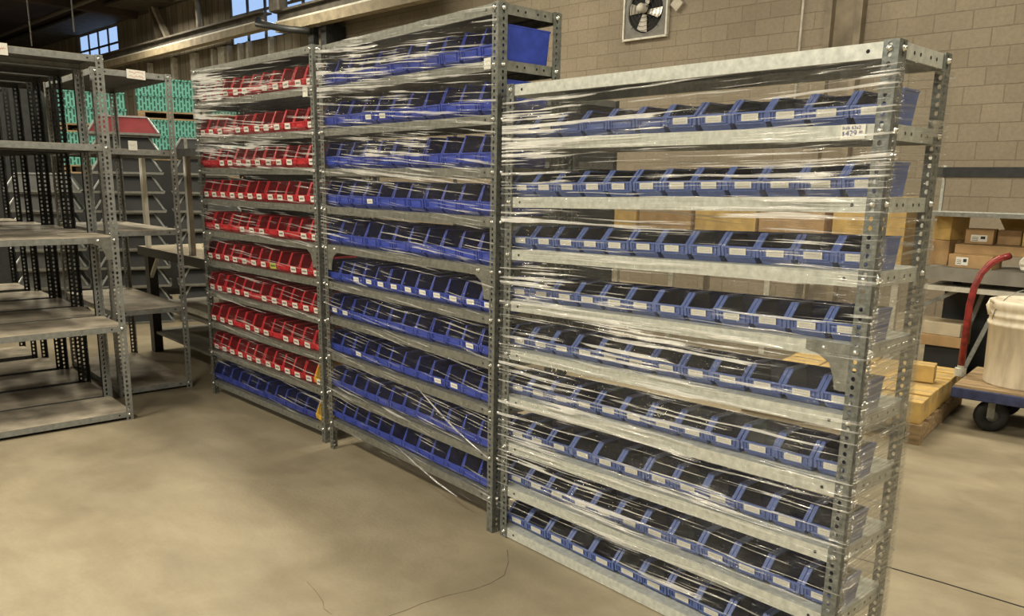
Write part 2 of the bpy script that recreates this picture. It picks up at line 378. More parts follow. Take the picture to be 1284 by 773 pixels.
# joint and cracks in the slab
def ribbon(pts, w, name, m_='hole'):
    r = MB()
    for p, q in zip(pts, pts[1:]):
        r.bar((p[0], p[1], .0006), (q[0], q[1], .0006), w, .0012)
    return struct(r.obj(name, M[m_]))

# ------------------------------------------------------------------ racking
_pm = {}
def post_mesh(H, sx, sy, wf, ws, pitch, hx, hz, cut, m, off=0.0):
    key = (H, sx, sy, wf, ws, pitch, hx, hz, m.name)
    if key in _pm: return _pm[key]
    b = MB(); n = int(H / pitch); p = H / n
    for fl, w in ((0, wf), (1, ws)):
        for i in range(n):
            z0, z1 = i * p, (i + 1) * p; zc = (z0 + z1) / 2; cx = w * .56
            o = [(cx - hx, zc - hz * cut), (cx - hx * cut, zc - hz), (cx + hx * cut, zc - hz), (cx + hx, zc - hz * cut),
                 (cx + hx, zc + hz * cut), (cx + hx * cut, zc + hz), (cx - hx * cut, zc + hz), (cx - hx, zc + hz * cut)]
            c4 = [(0, z0), (w, z0), (w, z1), (0, z1)]
            k = len(b.v)
            for a, z in o + c4:
                b.v.append((sx * a, 0, z) if fl == 0 else (0, sy * a, z))
            for q in ((8, 9, 2, 1), (9, 10, 4, 3), (10, 11, 6, 5), (11, 8, 0, 7), (8, 1, 0), (9, 3, 2), (10, 5, 4), (11, 7, 6)):
                q = tuple(k + i_ for i_ in q)
                flip = (sx < 0) if fl == 0 else (sy > 0)
                b.f.append(tuple(reversed(q)) if flip else q); b.m.append(0)
    me = b.mesh('post', m)
    bm = bmesh.new(); bm.from_mesh(me); bmesh.ops.remove_doubles(bm, verts=bm.verts, dist=1e-5); bmesh.ops.recalc_face_normals(bm, faces=bm.faces); bm.to_mesh(me); bm.free()
    me = bake(me, solid=.0022, offset=0); _pm[key] = me; return me
bolt_me = None
def bolt_mesh():
    global bolt_me
    if bolt_me is None:
        b = MB(); b.lathe([(.0001, 0), (.0085, 0), (.0085, .0015), (.0062, .0018), (.0062, .0065), (.004, .0085), (.0001, .009)], 10)
        bolt_me = b.mesh('bolt', M['bolt'], True)
    return bolt_me
def shelf_mesh(W, D, lip, mats, holes):
    b = MB(); t = .0016
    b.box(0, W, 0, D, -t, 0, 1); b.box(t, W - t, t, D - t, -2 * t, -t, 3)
    b.box(0, W, 0, t, -lip, -t, 0); b.box(0, W, D - t, D, -lip, -t, 0); b.box(0, t, t, D - t, -lip, -t, 0); b.box(W - t, W, t, D - t, -lip, -t, 0)
    b.box(0, W, t, .012, -lip, -lip + t, 0); b.box(0, W, D - .012, D - t, -lip, -lip + t, 0)
    def disc(c, nrm):
        pts = []
        for j in range(10):
            a = 2 * PI * j / 10; r = .0052
            pts.append((c[0] + math.cos(a) * r * (nrm == 'y'), c[1] + math.cos(a) * r * (nrm == 'x'), c[2] + math.sin(a) * r))
        b.poly(pts, 2)
    if holes:
        for u in (.075, W - .075): disc((u, -.0004, -lip * .5), 'y')
        for v in (.30, .42, .62, .74): disc((W + .0004, D * v, -lip * .5), 'x'); disc((-.0004, D * v, -lip * .5), 'x')
    return b.mesh('shelf', mats)
def make_rack(name, label, cat, loc, rz, W, D, H, shelves, lip, sm, pm, dm, wf=.038, ws=.042, pitch=.0235, hx=.0052, hz=.0062, cut=.42, bolts='fr', gusset=(), group=None, holes=True):
    r = empty(name, loc, rz); tag(r, label, cat, group)
    g = .0035
    for (x, y, sx, sy) in ((0, 0, 1, 1), (W, 0, -1, 1), (W, D, -1, -1), (0, D, 1, -1)):
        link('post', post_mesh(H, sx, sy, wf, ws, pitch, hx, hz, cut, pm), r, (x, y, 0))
    sme = {}
    for i, (zl, zr) in enumerate(shelves):
        if 's' not in sme: sme['s'] = shelf_mesh(W - 2 * g, D - 2 * g, lip, [sm, dm, M['hole'], M['underside']], holes)
        link('shelf', sme['s'], r, (g, g, zl), (0, -math.atan2(zr - zl, W), 0))
        if 'f' in bolts:
            for u, z in ((.022, zl), (W - .022, zr)):
                link('bolt', bolt_mesh(), r, (u, -.0015, z - lip * .45), (PI / 2, 0, 0))
        if 'r' in bolts:
            for v in (.024, D - .024):
                link('bolt', bolt_mesh(), r, (W + .0015, v, zr - lip * .45), (0, PI / 2, 0))
    for (i, side) in gusset:
        z = shelves[i][1 if side else 0] - .002
        pts = [(0, 0), (.13, 0), (.13, -.03), (.095, -.036), (.058, -.058), (.042, -.095), (.036, -.13), (0, -.13)]
        k = MB(); q = [((W - .037 - u + .0) if side else (.037 + u), .0022, z + w_) for u, w_ in pts]
        gm = M['galv_b']
        k.poly(q if not side else list(reversed(q)))
        gp = link('gusset_plate', bake(k.mesh('gusset_plate', gm), solid=.002, offset=0), r)
        link('bolt', bolt_mesh(), gp, ((W - .037 - .075) if side else .112, .001, z - .016), (PI / 2, 0, 0))
    return r

# ---- hopper bin
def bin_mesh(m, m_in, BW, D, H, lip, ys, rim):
    hwt = BW / 2 - .0018
    hw = lambda z: hwt * (.84 + .16 * z / H)
    P = [(.022, 0), (D - .006, 0), (D, H), (ys, H), (.0, lip), (.004, .018)]
    b = MB()
    for i, j in ((0, 1), (1, 2), (4, 5), (5, 0)):
        (ya, za), (yb, zb) = P[i], P[j]
        b.poly([(-hw(za), ya, za), (-hw(zb), yb, zb), (hw(zb), yb, zb), (hw(za), ya, za)])
    for s in (-1, 1):
        q = [(s * hw(z), y, z) for y, z in P]; b.poly(q if s > 0 else list(reversed(q)))
    me = b.mesh('bin', m)
    bm = bmesh.new(); bm.from_mesh(me); bmesh.ops.remove_doubles(bm, verts=bm.verts, dist=1e-5); bmesh.ops.recalc_face_normals(bm, faces=bm.faces); bm.to_mesh(me); bm.free()
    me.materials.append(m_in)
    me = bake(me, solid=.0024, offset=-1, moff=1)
    r = MB(); e = hwt + .0012
    for s in (-1, 1):
        x = s * (e - rim / 2)
        r.bar((x, -.001, lip), (x, ys + .001, H - .001), rim, .0045)
        r.bar((x, ys - .002, H - .002), (x, D + .001, H - .002), rim, .0045)
        r.bar((s * (hwt * .93), .0025, .020), (s * (hwt * .955), -.0015, lip), .0085, .006, (0, 1, 0))
    r.bar((-e, -.001, lip + .0005), (e, -.001, lip + .0005), .0075, .005)
    r.bar((-e + .004, D + .003, H - .003), (e - .004, D + .003, H - .003), .008, .006)
    r.bar((-.042, -.0005, .0235), (.042, -.0005, .0235), .004, .003, (0, 1, 0))
    for s in (-1, 1): r.bar((s * .042, .001, .0235), (s * .042, -.002, lip - .004), .003, .004, (0, 1, 0))
    r.bar((-.046, .004, .0185), (.046, .004, .0185), .005, .004)
    me2 = r.mesh('rim', m)
    bm = bmesh.new(); bm.from_mesh(me); bm.from_mesh(me2); bm.to_mesh(me); bm.free()
    me.name = 'bin'; return me
def label_mesh(w, h, m, ink, rows):
    b = MB(); b.box(-w / 2, w / 2, -.0009, 0, -h / 2, h / 2, 0)
    rnd = random.Random(int(w * 1e4) + rows)
    for k in range(rows):
        z = h * (.5 - (k + 1) / (rows + 1)); x = -w * .36
        while x < w * .33:
            d = rnd.uniform(.002, .0055) * (w / .05); hh = h * (.30 if rows == 1 else .14)
            b.box(x, min(x + d, w * .38), -.0012, -.0008, z - hh / 2, z + hh / 2, 1); x += d + rnd.uniform(.0012, .0025) * (w / .05)
    return b.mesh('label_card', [m, ink])
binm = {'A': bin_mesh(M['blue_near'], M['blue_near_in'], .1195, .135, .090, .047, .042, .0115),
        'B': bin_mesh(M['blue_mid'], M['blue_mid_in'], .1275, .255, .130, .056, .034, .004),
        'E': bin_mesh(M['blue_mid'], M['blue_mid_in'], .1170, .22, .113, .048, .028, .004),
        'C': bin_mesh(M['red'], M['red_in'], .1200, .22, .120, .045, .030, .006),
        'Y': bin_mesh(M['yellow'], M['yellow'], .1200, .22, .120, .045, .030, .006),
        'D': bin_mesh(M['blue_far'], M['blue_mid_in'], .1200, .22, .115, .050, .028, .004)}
labm = {'A': label_mesh(.056, .0200, M['card_dull'], M['inkgrey'], 2), 'B': label_mesh(.05, .022, M['card'], M['inkgrey'], 1),
        'C': label_mesh(.058, .031, M['card'], M['ink'], 1), 'G': label_mesh(.072, .034, M['greencard'], M['ink'], 1)}
def place_bins(rack_loc, rz, W, shelves, rows, y0, where, group, u0=.004, pad=.004):
    ca, sa = math.cos(rz), math.sin(rz)
    for ri, (n, spec) in enumerate(rows):
        zl, zr = shelves[ri + 1]; sl = math.atan2(zr - zl, W)
        pitch = (W - u0 - pad) / n
        for k in range(n):
            mk, lk = spec(k)
            u = u0 + pitch * (k + .5); v = y0 + random.uniform(0, .006); z = zl + (zr - zl) * u / W + .0012
            o = bpy.data.objects.new({'Y': 'yellow_bin', 'C': 'red_bin'}.get(mk, 'blue_bin'), binm[mk]); C.objects.link(o)
            o.location = (rack_loc[0] + u * ca - v * sa, rack_loc[1] + u * sa + v * ca, z)
            o.rotation_euler = (0, -sl, rz + random.uniform(-.008, .008))
            col = {'Y': 'yellow', 'C': 'red'}.get(mk, 'blue')
            card = {None: '', 'G': ' with green card'}.get(lk, ' with white card')
            row = 'top' if ri == 0 else ('bottom' if ri == len(rows) - 1 else ORD[ri])
            tag(o, '%s bin%s, %s from left in %s row of %s' % (col, card, ORD[k], row, where), 'bin', '%s bins on the %s' % (col, where))
            if lk:
                c = link('label_card', labm[lk], o, (random.uniform(-.004, .004), -.0032, {'A': .0345, 'B': .036, 'C': .029, 'G': .030}[lk]), (.10, random.uniform(-.04, .04) if lk != 'A' else 0, 0))
                c['label'] = 'yellow-green paper card' if lk == 'G' else 'white paper label card'

# nearest rack (A)
ideal = [1.829, 1.631, 1.433, 1.235, 1.036, .838, .64, .442, .243, .045]
tl = [0, 0, .018, .022, .025, .024, .022, .020, .014, 0]
shA = [(z - a, z + a * .8) for z, a in zip(ideal, tl)]
A0 = (0, 0, 0); AW, AD, AH = 1.456, .333, 1.832
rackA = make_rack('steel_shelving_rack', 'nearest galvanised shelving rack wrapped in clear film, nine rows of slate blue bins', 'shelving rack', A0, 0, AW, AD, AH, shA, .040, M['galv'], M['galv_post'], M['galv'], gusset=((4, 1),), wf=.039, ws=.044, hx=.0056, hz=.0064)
def specA(ri):
    def s(k):
        if ri == 0 and k in (2, 3, 4, 5): return 'A', None
        return 'A', 'A'
    return s
place_bins(A0, 0, AW, shA, [(12, specA(i)) for i in range(9)], .030, 'nearest rack', '')

# middle rack (B)
BT = -.0242; BWd, BDp, BHt = 1.4354, .325, 2.131
shB = [(z, z) for z in (2.128, 1.926, 1.726, 1.526, 1.334, 1.136, .94, .752, .552, .35, .171)]
B0 = (-.0358 - BWd * math.cos(BT), -.0159 - BWd * math.sin(BT), 0)
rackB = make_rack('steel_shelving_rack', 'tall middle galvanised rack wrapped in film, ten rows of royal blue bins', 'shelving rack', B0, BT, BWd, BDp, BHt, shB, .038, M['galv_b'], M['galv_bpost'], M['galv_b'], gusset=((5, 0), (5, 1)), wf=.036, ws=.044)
labB = {1: (3, 4), 3: (3,), 5: (2, 3, 4, 5, 6, 7, 8, 9, 10, 11), 6: (0, 1, 10), 7: (2, 8, 9)}
place_bins(B0, BT, BWd, shB, [(11 if i < 5 else 12, (lambda i: lambda k: ('B' if i < 5 else 'E', 'B' if k in labB.get(i, ()) else None))(i)) for i in range(10)], .016, 'tall middle rack', '')

# far rack (C) with red bins
CT = .0397; CW, CD, CH = 1.4732, .325, 2.150
shC = [(z, z) for z in (2.147, 1.944, 1.726, 1.533, 1.336, 1.131, .934, .725, .512, .314, .098)]
C0 = (-1.5552 - CW * math.cos(CT), .0353 - CW * math.sin(CT), 0)
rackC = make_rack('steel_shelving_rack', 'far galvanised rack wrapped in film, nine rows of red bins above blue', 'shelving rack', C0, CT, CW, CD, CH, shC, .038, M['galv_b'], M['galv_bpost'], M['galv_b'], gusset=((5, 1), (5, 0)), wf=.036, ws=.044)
MB().box(.03, CW - .03, CD - .006, CD - .004, .08, CH - .03).obj('back_panel', M['backsheet'], rackC)
missC = {0: (6,), 1: (3, 10), 2: (0, 1, 10), 4: (0, 2, 3, 7, 9), 5: (8,), 6: (5,), 7: (3, 7, 11)}
def specC(ri):
    def s(k):
        if ri == 9: return ('Y', None) if k == 11 else ('D', None)
        if ri == 8 and k == 11: return 'Y', 'C'
        if ri == 5 and k == 7: return 'C', 'G'
        return 'C', None if k in missC.get(ri, ()) else 'C'
    return s
place_bins(C0, CT, CW, shC, [(12, specC(i)) for i in range(10)], .014, 'red-bin rack', '')

# paper tags on shelf lips
def shelf_tag(rack, u, z, w, h, lines, rot=0, name='price_tag', label='white paper tag', y=-.0012):
    t = MB().box(-w / 2, w / 2, -.0008, 0, -h / 2, h / 2).obj(name, M['card'], rack)
    t.location = (u, y, z); t.rotation_euler = (0, rot, 0); t['label'] = label
    for (txt, size, dx, dz, m_) in lines:
        if txt == '~':
            sc_ = MB(); rnd = random.Random(int(size * 1e5) + len(rack.name)); x = -w * .38; pz = 0
            while x < w * .36:
                nxz = rnd.uniform(-size / 2, size / 2); nx_ = x + rnd.uniform(.04, .09) * w
                sc_.bar((x, -.0002, pz), (nx_, -.0002, nxz), size * .14, .0004, (0, 1, 0)); x, pz = nx_, nxz
            k = link('handwriting', sc_.mesh('handwriting', M[m_]), t, (dx, -.0010, dz)); continue
        k = link('lettering', text_mesh(txt, size, M[m_]), t, (dx, -.0012, dz), (PI / 2, 0, 0))
    return t
shelf_tag(rackA, 1.362, shA[1][1] - .019, .066, .038, [('bulk 63x2', .0125, -.004, .0105, 'inkblue'), ('$', .014, -.025, -.004, 'inkblue'), ('429', .0205, -.004, -.004, 'inkblue'), ('00', .010, .021, -.001, 'inkblue')], label='white hand-lettered price tag', y=-.0005)
shelf_tag(rackB, BWd - .062, shB[1][1] - .012, .042, .042, [('~', .008, 0, .008, 'inkgrey'), ('~', .0081, 0, -.008, 'inkgrey')])
shelf_tag(rackC, CW - .085, shC[1][1] - .022, .050, .052, [('~', .010, 0, .008, 'inkgrey')])

# ---- stretch wrap sheets
def wrap(name, label, path, z0, z1, m, nseg=30, nz=24, amp=.002, loc=(0, 0, 0), rz=0):
    pts = []; run = 0
    for (p, q) in zip(path, path[1:]):
        p, q = Vector((*p, 0)), Vector((*q, 0)); ln = (q - p).length; k = max(2, int(nseg * ln / 1.45))
        for i in range(k): pts.append((p.lerp(q, i / k), run + ln * i / k))
        run += ln
    pts.append((Vector((*path[-1], 0)), run))
    b = MB(); uvs = []
    rnd = random.Random(3)
    for (p, r) in pts:
        for j in range(nz + 1):
            z = z0(r) + (z1(r) - z0(r)) * j / nz
            b.v.append((p.x, p.y, z)); uvs.append((r, z))
    for i in range(len(pts) - 1):
        for j in range(nz):
            b.f.append((i * (nz + 1) + j, (i + 1) * (nz + 1) + j, (i + 1) * (nz + 1) + j + 1, i * (nz + 1) + j + 1)); b.m.append(0)
    o = b.obj(name, m, None, True, loc, rz)
    uvl = o.data.uv_layers.new(name='wrap')
    for lp in o.data.loops: uvl.data[lp.index].uv = uvs[lp.vertex_index]
    return tag(o, label, 'stretch wrap', 'stretch wrap round the bin racks')
e = .012
filmA = film('clear_stretch_film_near', -.02, [(.10, 1.70, .26, .24, 1.0), (.72, 1.70, .26, .07, .7), (.15, 1.36, .22, .10, .9), (.15, 1.12, .26, .12, .6), (.3, .85, .4, .16, .6), (.75, .95, .4, .12, .6), (.3, .62, .5, .1, .6), (.9, .75, .5, .10, .4), (.15, .42, .2, .12, .6), (1.0, .50, .3, .1, .5), (.8, .3, .5, .08, .35), (1.25, 1.5, .1, .3, .4), (1.45, 1.6, .07, .25, .5), (1.72, 1.62, .08, .07, .7), (1.6, .9, .25, .6, .12)], .008, 1.0, 0, 3.1, a0=.30, side=(AW + 2 * e, AW + AD + 4 * e))
wrap('stretch_wrap', 'clear stretch film wound round the nearest rack of slate blue bins', [(-e, -e), (AW + e, -e), (AW + e, AD + e), (-e, AD + e)], lambda r: .12 if r < 1.4 else .02, lambda r: 1.785, filmA, loc=A0)
filmB = film('clear_stretch_film_middle', .06, [(.15, 1.98, .30, .12, 1.0), (.6, 2.06, .5, .06, .9), (.2, 1.78, .2, .10, .9), (.95, 1.82, .3, .08, .8), (.8, 1.92, .6, .06, .6), (.95, 1.6, .35, .08, .8), (.15, 1.62, .25, .06, .6), (.25, 1.42, .2, .07, .7), (.15, 1.25, .2, .07, .6), (.7, 1.2, .8, .5, .14), (.7, .4, .7, .15, .3), (.5, 1.98, 1.2, .16, .75), (.4, 1.75, .9, .10, .6), (.9, 1.52, .8, .12, .5), (1.3, .42, .2, .08, .5)], .008, 1.0, 0, 5.3, a0=.22)
wrap('stretch_wrap', 'clear stretch film wound round the tall middle rack of royal blue bins', [(-.004, AD * .9), (-.004, -e), (BWd + .004, -e)], lambda r: .11, lambda r: 2.125, filmB, loc=B0, rz=BT)
filmC = film('clear_stretch_film_far', .05, [(.5, 1.98, 1.0, .16, .85), (.6, 1.74, .9, .12, .65), (.35, 2.06, .35, .07, .95), (.25, 1.90, .40, .10, .8), (.5, 1.84, .7, .05, .8), (.8, 1.77, .3, .07, .6), (.55, 1.66, .4, .05, .5), (1.1, 1.55, .35, .05, .6), (.7, 1.2, .8, .3, .12)], .008, 1.0, 0, 9.7, a0=.2)
wrap('stretch_wrap', 'clear stretch film wound round the far rack of red bins', [(-.004, CD * .9), (-.004, -e), (CW + .004, -e)], lambda r: .11, lambda r: 2.14, filmC, loc=C0, rz=CT)
# twisted film rope across the lower rows of the middle rack
def pB(u, v, z): return Vector(B0) + Vector((u * math.cos(BT) - v * math.sin(BT), u * math.sin(BT) + v * math.cos(BT), z))
m, nt, out = mat('twisted_clear_film'); g = nt.nodes.new('ShaderNodeBsdfGlossy'); g.inputs['Roughness'].default_value = .2
d = nt.nodes.new('ShaderNodeBsdfDiffuse'); d.inputs[0].default_value = (.8, .8, .78, 1); t = nt.nodes.new('ShaderNodeBsdfTransparent')
m1 = nt.nodes.new('ShaderNodeMixShader'); m2 = nt.nodes.new('ShaderNodeMixShader'); m1.inputs[0].default_value = .5
L(nt, d.outputs[0], m1.inputs[1]); L(nt, g.outputs[0], m1.inputs[2])
L(nt, ramp(nt, noise(nt, objvec(nt), 14, 3), [(.35, .15), (.6, .9)]), m2.inputs[0]); L(nt, t.outputs[0], m2.inputs[1]); L(nt, m1.outputs[0], m2.inputs[2]); L(nt, m2.outputs[0], out.inputs[0]); M['rope'] = m
for k, pts in enumerate(([(.90, .545), (1.05, .475), (1.22, .41), (1.43, .345)], [(.72, .21), (.9, .16), (1.08, .125), (1.22, .105)])):
    path = [pB(u, -.026 + .003 * math.sin(i * 2.1), z) for i, (u, z) in enumerate(pts)]
    tag(MB().tube(path, [.0015, .004, .0045, .003], 6).obj('twisted_film_strand', M['rope'], None, True),
        ['twisted film strand slanting across the ninth row of the tall middle rack', 'twisted film strand slanting below the bottom row of the tall middle rack'][k], 'film strand')

# ------------------------------------------------------------------ empty dark racks at the left
sh5 = [(z, z) for z in (2.130, 1.645, 1.12, .59, .055)]
kw = dict(lip=.036, sm=M['darkpost'], pm=M['darkpost'], dm=M['shelfdeck'], wf=.040, ws=.040, pitch=.0285, hx=.0062, hz=.0085, cut=.6, bolts='fr', holes=True)
DL = 1.22
def back_rack(label, X, D, Y1, L_, dark=False, gs=()):
    k2 = dict(kw)
    if dark: k2.update(sm=M['darksteel'], pm=M['blacksteel'], bolts='')
    # the long face looks along +X: local x runs along +Y
    return make_rack('empty_shelving_rack', label, 'shelving rack', (X, Y1 - L_, 0), PI / 2, L_, D, 2.134, sh5, group='empty grey racks at the left', gusset=gs, **k2)
rD = back_rack('front empty grey rack at the left edge with five bare shelves', -2.71, .457, -.647, DL, gs=((2, 1),))
rD2 = back_rack('empty dark rack standing directly behind the front left rack', -3.20, .457, -.647, DL, True)
rD3 = back_rack('third empty dark rack deep behind the front left rack', -3.72, .457, -.66, DL, True)
rD4 = back_rack('fourth empty dark rack from the front, deep at the left', -4.25, .457, -.68, DL, True)
rD5 = back_rack('rearmost empty dark rack deep at the left', -4.85, .457, -.72, DL, True)
rE = make_rack('empty_shelving_rack', 'narrow empty grey rack between the front left rack and the red bins', 'shelving rack', (-3.28, -.557, 0), PI / 2, .485, 1.22, 2.134, sh5, group='empty grey racks at the left', **kw)
shelf_tag(rD, DL - .5, sh5[0][0] - .02, .075, .06, [('~', .016, 0, 0, 'inkred')], label='white paper tag at the frame edge')
shelf_tag(rE, .265, sh5[0][0] - .018, .115, .055, [('~', .014, 0, .011, 'inkred'), ('~', .0141, 0, -.012, 'inkred')], rot=.03, name='paper_sign', label='white paper sign with faint red lettering')
shelf_tag(rE, .21, sh5[1][0] + .022, .055, .060, [('~', .016, 0, 0, 'inkgrey')])

# ------------------------------------------------------------------ workbench behind the red-bin rack
wb = empty('workbench', (-4.80, .10, 0)); tag(wb, 'pale topped workbench with braced legs and overhead shelf behind the red bins', 'workbench')
BL = 1.72
MB().box(0, BL, 0, .75, .872, .90, 0).obj('bench_top', M['whitewood'], wb)
MB().box(0, BL, -.006, -.001, .83, .90).obj('front_edge', M['blacksteel'], wb)
for x, y, m_ in ((.05, .03, 'blacksteel'), (BL - .13, .03, 'brownpost'), (.05, .66, 'brownpost'), (BL - .13, .66, 'brownpost')): MB().box(x, x + .09, y, y + .07, 0, .872).obj('leg', M[m_], wb)
MB().box(0.02, BL - .02, .05, .7, .40, .425).obj('lower_shelf', M['benchgrey'], wb)
MB().box(0.02, BL - .02, .05, .7, .16, .18).obj('bottom_shelf', M['benchgrey'], wb)
MB().box(.05, BL - .05, .02, .05, .46, .49).obj('stretcher', M['whitepost'], wb)
MB().bar((BL - .10, .06, .5), (BL - .10 + .05, .42, .86), .03, .03).obj('brace', M['pipe'], wb)
MB().bar((.10, .05, .62), (.34, .05, .84), .025, .025).obj('brace', M['whitepost'], wb)
for x, y in ((.10, .03), (1.08, .03)):
    MB().box(x, x + .03, y, y + .03, .90, 1.62).obj('upright', M['whitemetal'], wb); MB().box(x + .045, x + .062, y, y + .03, .90, 1.62).obj('upright', M['whitemetal' if x < 1 else 'brownpost'], wb)
MB().box(.0, BL - .05, .03, .42, 1.62, 1.675).obj('overhead_shelf', M['darksteel'], wb)
shelf_tag(wb, 1.16, 1.71, .055, .07, [('~', .017, 0, 0, 'inkgrey')], y=.028)

# ------------------------------------------------------------------ stacked charcoal totes
def tote(mb_mat):
    t = MB(); t.frustum((.325, .28), (.335, .29), 0, .022, 1); t.frustum((.315, .27), (.225, .20), .022, .172, 0); t.frustum((.225, .20), (.21, .185), .172, .186, 0)
    for sx in (-1, 1): t.bar((sx * .31, -.272, .03), (sx * .222, -.202, .172), .016, .012, mi=1)
    t.bar((-.222, -.205, .175), (.222, -.205, .175), .014, .012, mi=1)
    return t.mesh('tote', [mb_mat, M['toterim']])
tm, tmr = tote(M['tote']), tote(M['totered'])
rz_t = math.radians(72)
M['totegrey'] = pbr('grey_tub_plastic', (.11, .112, .11), .5, 0, .2, 6)
tmg = tote(M['totegrey'])
for ci, (x, y, n, lab) in enumerate(((-6.415, .555, 11, 'middle'), (-6.19, 1.25, 10, 'right'), (-6.70, -.14, 8, 'left'))):
    for k in range(n):
        top = k == n - 1
        o = link('tote_lid', tmr if (top and ci == 0) else (tmg if ci == 2 else tm), None, (x, y, .187 * k), (0, 0, rz_t + random.uniform(-.01, .01)))
        pos = 'topmost' if top else '%s from the top' % ORD[n - 1 - k]
        tag(o, '%s sloped plastic tub, %s in the %s stack behind the workbench' % ('burgundy' if (top and ci == 0) else ('grey' if ci == 2 else 'charcoal'), pos, lab), 'tub', 'charcoal tubs stacked behind the workbench')
# ------------------------------------------------------------------ teal crates on pallets
def crate():
    t = MB(); t.box(-.36, .36, -.5, .5, 0, .172); 
    t.box(-.37, .37, -.51, .51, .172, .19)
    return t.mesh('crate', M['teal'])
def pallet_mesh(hx, hy, h=.10):
    p = MB()
    for k in range(7):
        y = -hy + (2 * hy - .09) * k / 6; p.box(-hx, hx, y, y + .09, h - .018, h)
    for x in (-hx, -.04, hx - .08): p.box(x, x + .08, -hy, hy, .018, h - .018)
    for k in range(3):
        y = -hy + (2 * hy - .09) * k / 2; p.box(-hx, hx, y, y + .09, 0, .018)
    return p.mesh('pallet', M['wood'])
cm, pm_ = crate(), pallet_mesh(.36, .5)
rz_c = math.radians(73)
for si, (x, y, lab, hb) in enumerate(((-8.92, .97, 'left', 1.50), (-8.58, 1.76, 'middle', 1.68), (-8.30, 2.56, 'right', 1.48))):
    cb_ = empty('steel_cabinet', (x, y, 0), rz_c); tag(cb_, 'dark steel cabinet under the %s stack of teal crates' % lab, 'cabinet', 'dark cabinets under the teal crates')
    MB().box(-.375, .375, -.5, .5, .05, hb).obj('cabinet_body', M['blacksteel'], cb_); MB().box(-.36, .36, -.48, .48, 0, .05).obj('plinth', M['blacksteel'], cb_)
    for sx in (-1, 1): MB().box(min(0, sx * .365) + (.003 if sx > 0 else 0), max(0, sx * .365) - (.003 if sx < 0 else 0), -.512, -.501, .08, hb - .03).obj('door', M['tote'], cb_)
    z = hb + .001
    for u in range(2):
        o = link('wooden_pallet', pm_, None, (x, y, z), (0, 0, rz_c)); tag(o, 'wooden pallet, %s of two in the %s stack of teal crates' % (['lower', 'upper'][u], lab), 'pallet', 'pallets between the teal crates')
        z += .101
        for k in range(2 + (u == 0 and si == 2)):
            o = link('plastic_crate', cm, None, (x, y, z), (0, 0, rz_c + random.uniform(-.012, .012)))
            tag(o, 'teal slotted plastic crate, %s of %s pallet in %s stack' % (['bottom', 'second', 'third'][k], ['lower', 'upper'][u], lab), 'crate', 'teal crates stacked on pallets'); z += .1915
# added black blocks to darken the gaps, and a slotted panel further left
for i, (x, y) in enumerate(((-9.22, .06), (-9.55, -.88))):
    cb_ = empty('tall_cabinet', (x, y, 0), rz_c); tag(cb_, '%s black tall cabinet deep behind the empty dark racks' % ['right hand', 'left hand'][i], 'cabinet', 'tall black cabinets')
    MB().box(-.43, .43, -.5, .5, .05, 2.45).obj('cabinet_body', M['blacksteel'], cb_); MB().box(-.40, .40, -.47, .47, 0, .05).obj('plinth', M['blacksteel'], cb_)
    for sx in (-1, 1): MB().box(min(0, sx * .42) + (.003 if sx > 0 else 0), max(0, sx * .42) - (.003 if sx < 0 else 0), -.512, -.501, .08, 2.42).obj('door', M['blacksteel'], cb_)
b = MB(); nst = 34
for k in range(nst): b.box(-.055, .055, -.012, 0, .02 + k * .062, .02 + k * .062 + .046)
b.box(-.062, -.048, -.016, .004, 0, 2.13); b.box(.048, .062, -.016, .004, 0, 2.13)
tag(b.obj('slotted_upright', M['whitewood'], None, False, (-6.02, -1.33, 0), rz_c), 'pale slotted upright panel glimpsed between the empty dark racks', 'panel')

# ------------------------------------------------------------------ dark rack and cartons behind the nearest rack
make_rack('empty_shelving_rack', 'black steel rack standing behind the nearest and middle racks', 'shelving rack', (-3.55, 2.5, 0), .02, 1.5, .5, 2.134, sh5, bolts='', lip=.05, sm=M['darksteel'], pm=M['blacksteel'], dm=M['darksteel'], wf=.05, ws=.04, pitch=.0285)
dp = [o for o in C.objects if o.type == 'EMPTY' and o.get('label', '').startswith('black steel rack')][0]
MB().box(.01, 1.49, .47, .49, .03, 2.1).obj('back_panel', M['blacksteel'], dp)
def carton(name, label, loc, dims, rz, m='cardboard', group=None, tape=True, lab=None, flaps=False):
    x, y, z = dims
    o = MB().box(-x / 2, x / 2, -y / 2, y / 2, 0, z).obj(name, M[m], None, loc=loc, rz=rz, bevel=.004)
    tag(o, label, 'box', group)
    if tape:
        t = MB().box(-x / 2, x / 2, -.025, .025, z, z + .001); t.box(-.0 - x / 2 - .001, -x / 2, -.025, .025, z - .06, z); t.box(x / 2, x / 2 + .001, -.025, .025, z - .06, z)
        t.obj('tape_strip', M['tape'], o)
    if lab:
        lw, lh, lx, lz = lab
        l_ = MB().box(lx - lw / 2, lx + lw / 2, -y / 2 - .001, -y / 2, lz - lh / 2, lz + lh / 2)
        l_.box(lx + lw * .1, lx + lw * .38, -y / 2 - .0016, -y / 2 - .001, lz - lh * .1, lz + lh * .3, 1)
        for q in range(3): l_.box(lx - lw * .42, lx - lw * .05, -y / 2 - .0016, -y / 2 - .001, lz - lh * .35 + q * lh * .22, lz - lh * .28 + q * lh * .22, 1)
        l_.obj('shipping_label', [M['card'], M['ink']], o)
    return o
BO = Vector((-.045, 4.383, 0))
def bp_(s, t, z=0): return BO + WD * s - WN * t + Vector((0, 0, z))
